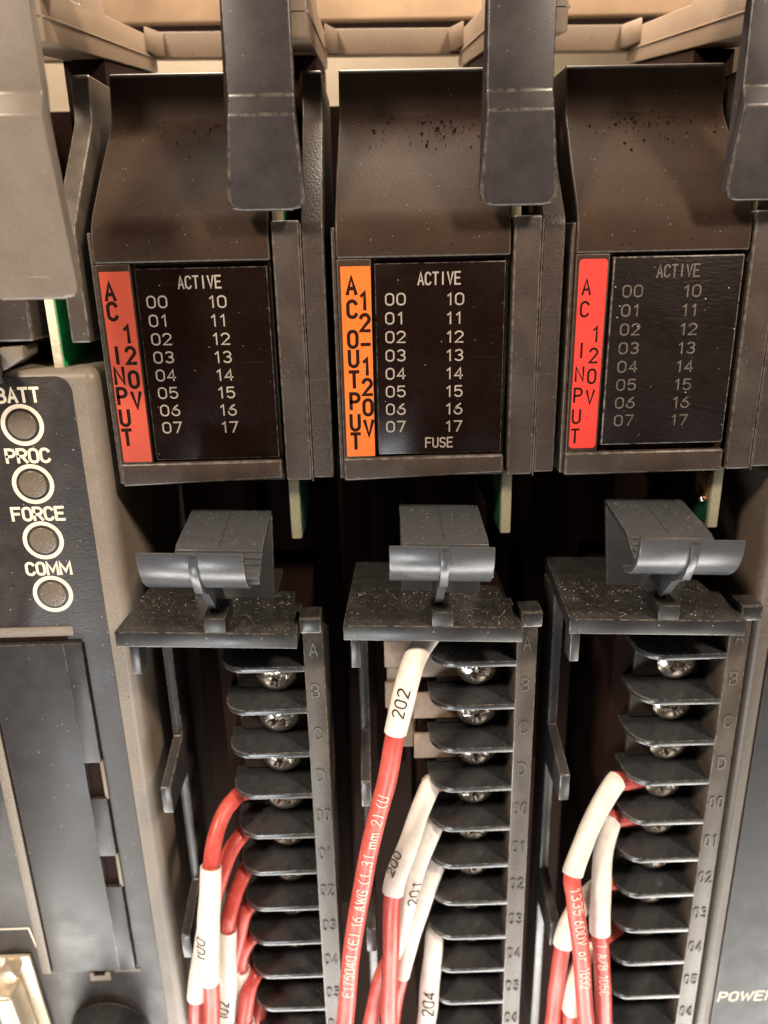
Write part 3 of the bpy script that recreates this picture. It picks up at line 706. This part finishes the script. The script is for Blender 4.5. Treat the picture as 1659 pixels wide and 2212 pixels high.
def wire(label, P, sleeve=None, prints=(), sprints=(), r=1.42, seed=1, sq=1.0, coat=0.30):
    pts, par = catmull(P); rn = random.Random(seed*13)
    f1, f2, a1, a2 = rn.uniform(.10, .16), rn.uniform(.16, .26), rn.uniform(0, 6), rn.uniform(0, 6)
    pts = [q+Vector((0.11*math.sin(i*f1+a1), 0.11*math.sin(i*f2+a2), 0)) for i, q in enumerate(pts)]
    fr = frames(pts)
    lw = pts[len(pts)//2]
    t = thing('wire', (lw.x, lw.y, pts[-1].z), label, 'wire', 'wires leaving the terminal blocks')
    b = MB(); tube(b, pts, fr, r, seed=seed, wobble=0.012); b.build('insulation', 'wire', t, smooth=60)
    def wrap(mbx, txt, s0, h, wd, rad, down, phi0=0.0, gap=0.28, cond=1.0):
        st, ln = text_strokes(txt, h, gap, cond)
        seg = [0]
        for a, c in zip(pts, pts[1:]): seg.append(seg[-1]+(c-a).length)
        s0 = seg[next(i for i, q in enumerate(par) if q >= s0)]
        def at(s):
            s = max(0, min(seg[-1]-1e-4, s)); lo, hi = 0, len(seg)-1
            while hi-lo > 1:
                mid = (lo+hi)//2
                if seg[mid] <= s: lo = mid
                else: hi = mid
            f = (s-seg[lo])/(seg[hi]-seg[lo])
            return [pts[lo].lerp(pts[hi], f)]+[fr[lo][k].lerp(fr[hi][k], f) for k in range(3)]
        def to3(x, y, hh):
            pnt, tt, nn, bb = at(s0+x if down else s0-x)
            side = bb.x                                     # make "across" run to the viewer's right
            acr = (y-h/2)*(1 if down else -1)*(1 if side > 0 else -1)
            a = acr/rad+phi0
            return pnt+nn*((rad+0.03+hh)*math.cos(a))*1.0+bb*((rad+0.03+hh)*math.sin(a))
        for i, s in enumerate(st):
            # split long strokes so they bend with the wire
            q2 = []
            for a, c in zip(s, s[1:]):
                L = math.dist(a, c); kx = max(1, int(L/0.35))
                q2 += [(a[0]+(c[0]-a[0])*u/kx, a[1]+(c[1]-a[1])*u/kx) for u in range(kx)]
            q2.append(s[-1]); ribbon(mbx, q2, wd, to3, 0.006+0.004*(i % 4))
    if prints:
        b = MB()
        for (txt, s0, h, wd, down, ph) in prints: wrap(b, txt, s0, h, wd, r*1.012, down, ph)
        b.build('printed_lettering', 'print_wire', t, smooth=80)
    if sleeve:
        a = next(i for i, q in enumerate(par) if q >= sleeve[0]); c = next((i for i, q in enumerate(par) if q >= sleeve[1]), len(par))
        b = MB(); tube(b, pts[a:c], fr[a:c], r+coat, wobble=0.045, hollow=r+0.12, seed=seed+5, squash=sq)
        so = b.build('marker_sleeve', 'sleeve', t, smooth=60)
        if sprints:
            b = MB()
            for (txt, s0, h, wd, down, ph) in sprints: wrap(b, txt, s0, h, wd, (r+coat)*1.07, down, ph, 0.3)
            b.build('printed_lettering', 'ink', so, smooth=80)
    return t, pts
def ext(P, dz=-14):
    a, c = Vector(P[-2]), Vector(P[-1]); d = (c-a).normalized()
    return P+[tuple(c+d*abs(dz))]
W1 = [(-21.0, 0.3, -92.0), (-26.2, -1.0, -91.7), (-27.5, -3.2, -91.5), (-28.9, -5.8, -92.4), (-30.1, -8.5, -95.1), (-30.9, -10.5, -99.3), (-31.6, -12.0, -106.3), (-32.1, -13.0, -113.6), (-32.5, -13.5, -121.3), (-33.2, -13.5, -132.9)]
W2 = [(-21.0, 0.3, -100.0), (-25.5, -1.0, -99.7), (-26.9, -2.8, -99.7), (-28.5, -4.8, -101.1), (-29.6, -6.6, -103.4), (-31.8, -8.8, -109.6), (-34.2, -10.0, -118.5), (-36.2, -10.5, -129.8), (-37.0, -10.5, -136.6)]
W3 = [(-21.0, 0.3, -108.5), (-25.9, -1.0, -108.2), (-27.0, -2.6, -108.4), (-28.5, -4.8, -110.7), (-29.6, -6.6, -114.0), (-30.1, -7.2, -117.2), (-30.7, -8.2, -126.2), (-32.1, -8.4, -139.5)]
W4 = [(-21.0, 0.3, -116.6), (-25.3, -1.0, -116.3), (-26.6, -2.0, -116.7), (-28.0, -3.2, -118.4), (-29.3, -4.0, -123.7), (-31.4, -4.0, -133.0), (-33.0, -4.0, -145.2)]
W5 = [(-21.0, 0.3, -125.0), (-25.4, -1.0, -124.7), (-26.7, -1.8, -124.9), (-28.3, -2.8, -126.5), (-29.4, -3.2, -130.2), (-29.6, -3.2, -137.9), (-30.4, -3.0, -146.6)]
W6 = [(-21.0, 0.3, -133.6), (-25.4, -1.0, -133.3), (-26.4, -2.5, -133.1), (-27.8, -4.6, -134.7), (-29.0, -6.2, -140.1), (-29.3, -6.6, -143.9)]
W7 = [(-22, 0, -142.8), (-25.8, -0.2, -142.5), (-27.2, -0.6, -147.0), (-27.6, -0.6, -153)]
X1 = [(10.0, 0.5, -58.8), (8.4, -3.0, -58.9), (5.6, -8.0, -59.9), (3.9, -12.0, -62.1), (1.5, -14.0, -70.4), (-0.3, -15.0, -80.4), (-3.8, -16.0, -94.8), (-6.4, -16.5, -110.7), (-8.7, -17.0, -129.5)]
X2 = [(14.0, 0.3, -91.3), (8.9, -1.0, -91.0), (7.9, -2.0, -91.0), (5.4, -5.0, -94.9), (3.0, -8.0, -99.9), (0.8, -10.5, -106.0), (-0.0, -11.5, -116.5), (-0.6, -11.5, -137.1), (-0.7, -11.5, -143.3)]
X3 = [(14.0, 0.3, -99.7), (9.5, -1.0, -99.4), (8.4, -2.0, -99.6), (6.4, -4.0, -103.4), (4.0, -6.4, -109.5), (1.2, -7.6, -120.9), (-2.5, -8.0, -131.8), (-4.8, -8.0, -143.7)]
X4 = [(14.0, 0.3, -108.7), (9.8, -1.0, -108.4), (8.9, -1.6, -109.0), (7.0, -3.2, -113.9), (3.9, -5.2, -122.9), (1.7, -6.0, -131.6), (-0.3, -6.0, -146.6)]
X5 = [(14.0, 0.3, -125.2), (9.9, -1.0, -124.9), (9.0, -2.0, -125.0), (8.3, -3.6, -129.6), (7.3, -5.0, -137.9), (6.6, -5.6, -147.4)]
Y1 = [(49.0, 0.3, -92.2), (43.5, -1.0, -91.9), (41.8, -1.8, -91.0), (38.5, -4.6, -93.7), (35.2, -8.0, -98.1), (32.3, -11.0, -103.1), (32.5, -12.3, -107.1), (33.0, -12.8, -111.7), (34.5, -13.5, -121.5), (36.0, -13.5, -136.2), (36.4, -13.5, -140.2)]
Y2 = [(49.0, 0.3, -100.5), (43.3, -1.0, -100.2), (41.7, -1.8, -99.9), (39.7, -5.0, -104.4), (38.6, -8.0, -111.8), (38.5, -9.5, -118.3), (39.5, -9.8, -126.0), (40.8, -9.8, -141.3), (41.1, -9.8, -145.3)]
Y3 = [(46, 1, -116.4), (39.8, -3.0, -114.4), (34.9, -7.0, -115.5), (32.4, -8.5, -121.8), (31.5, -8.5, -132.2), (31.3, -8.5, -141.8)]
Y4 = [(46, 1, -128.6), (39.9, -4.0, -127.4), (36.0, -8.0, -128.7), (34.4, -9.5, -135.5), (34.2, -10.0, -143)]
wire('foremost red wire with long white sleeve left of the dull-red-label terminal block', ext(W1), (5, 8.05), sprints=[('100', 7.3, 2.0, 0.21, False, 0.6)], seed=2, coat=0.5)
wire('second red wire of the left bundle, its sleeve behind the foremost sleeve', ext(W2), (5.4, 7.0), seed=3, coat=0.5)
wire('third red wire of the left bundle with sleeve marked 102', ext(W3), (5, 6.95), sprints=[('102', 6.75, 2.0, 0.28, False, 0.25)], seed=4)
wire('short curved red wire entering beside the lettering 03 in the left bundle', ext(W4), (4.7, 5.9), seed=5)
wire('short red wire ending in a small pinkish sleeve in the left bundle', ext(W5), (4.2, 5.6), seed=6, coat=0.45)
wire('thick curved red wire in front of the lowest dividers of the left block', ext(W6), (4.4, 5.9), seed=7, r=1.55, coat=0.4)
wire('lowest red wire tucked behind the thick curved one', ext(W7), None, seed=8)
wire('long straight red wire printed E175040 crossing the middle of the picture', ext(X1), (0.4, 4.1), prints=[('E175040 (E) 16 AWG (1.31 mm 2) (U', 7.55, 1.7, 0.20, False, 0.05)], sprints=[('202', 3.7, 1.9, 0.23, False, 0.25)], seed=9, r=1.56, coat=0.25)
wire('red wire with white sleeve marked 200, foremost of the middle bundle', ext(X2), (1.2, 5.05), sprints=[('200', 4.6, 1.7, 0.22, False, 0.95)], seed=10, r=1.56, coat=0.28)
wire('wire with white sleeve marked 201 just behind the foremost middle sleeve', ext(X3), (1.2, 5.3), sprints=[('201', 4.2, 1.9, 0.22, False, -0.4)], seed=11, r=1.5)
wire('wire with plain slanting white sleeve at the back of the middle bundle', ext(X4), (1.2, 5.0), seed=12, r=1.5)
wire('wire with upright white sleeve marked 204 at the bottom of the middle block', ext(X5), (1.5, 5.8), sprints=[('204', 4.35, 2.3, 0.32, False, 0.1)], seed=13, r=1.56)
wire('red wire printed 600V with white sleeve left of the scarlet-label block', ext(Y1), (1.9, 5.1), prints=[('1335 600V or 1032', 5.35, 1.65, 0.20, True, -0.1)], seed=14, r=1.55, coat=0.26)
wire('red wire printed 105C with upright white sleeve nearest the right-hand dividers', ext(Y2), (1.9, 5.05), prints=[('T A/B 105C', 5.15, 1.65, 0.20, True, 0.1)], seed=15, r=1.55, coat=0.28)
wire('dark red wire with greyish sleeve at the back of the right bundle', ext(Y3), (1.0, 3.1), seed=16, r=1.5)
wire('wire with tan sleeve low in the right bundle behind the 600V wire', ext(Y4), (1.2, 3.3), seed=17, r=1.5)
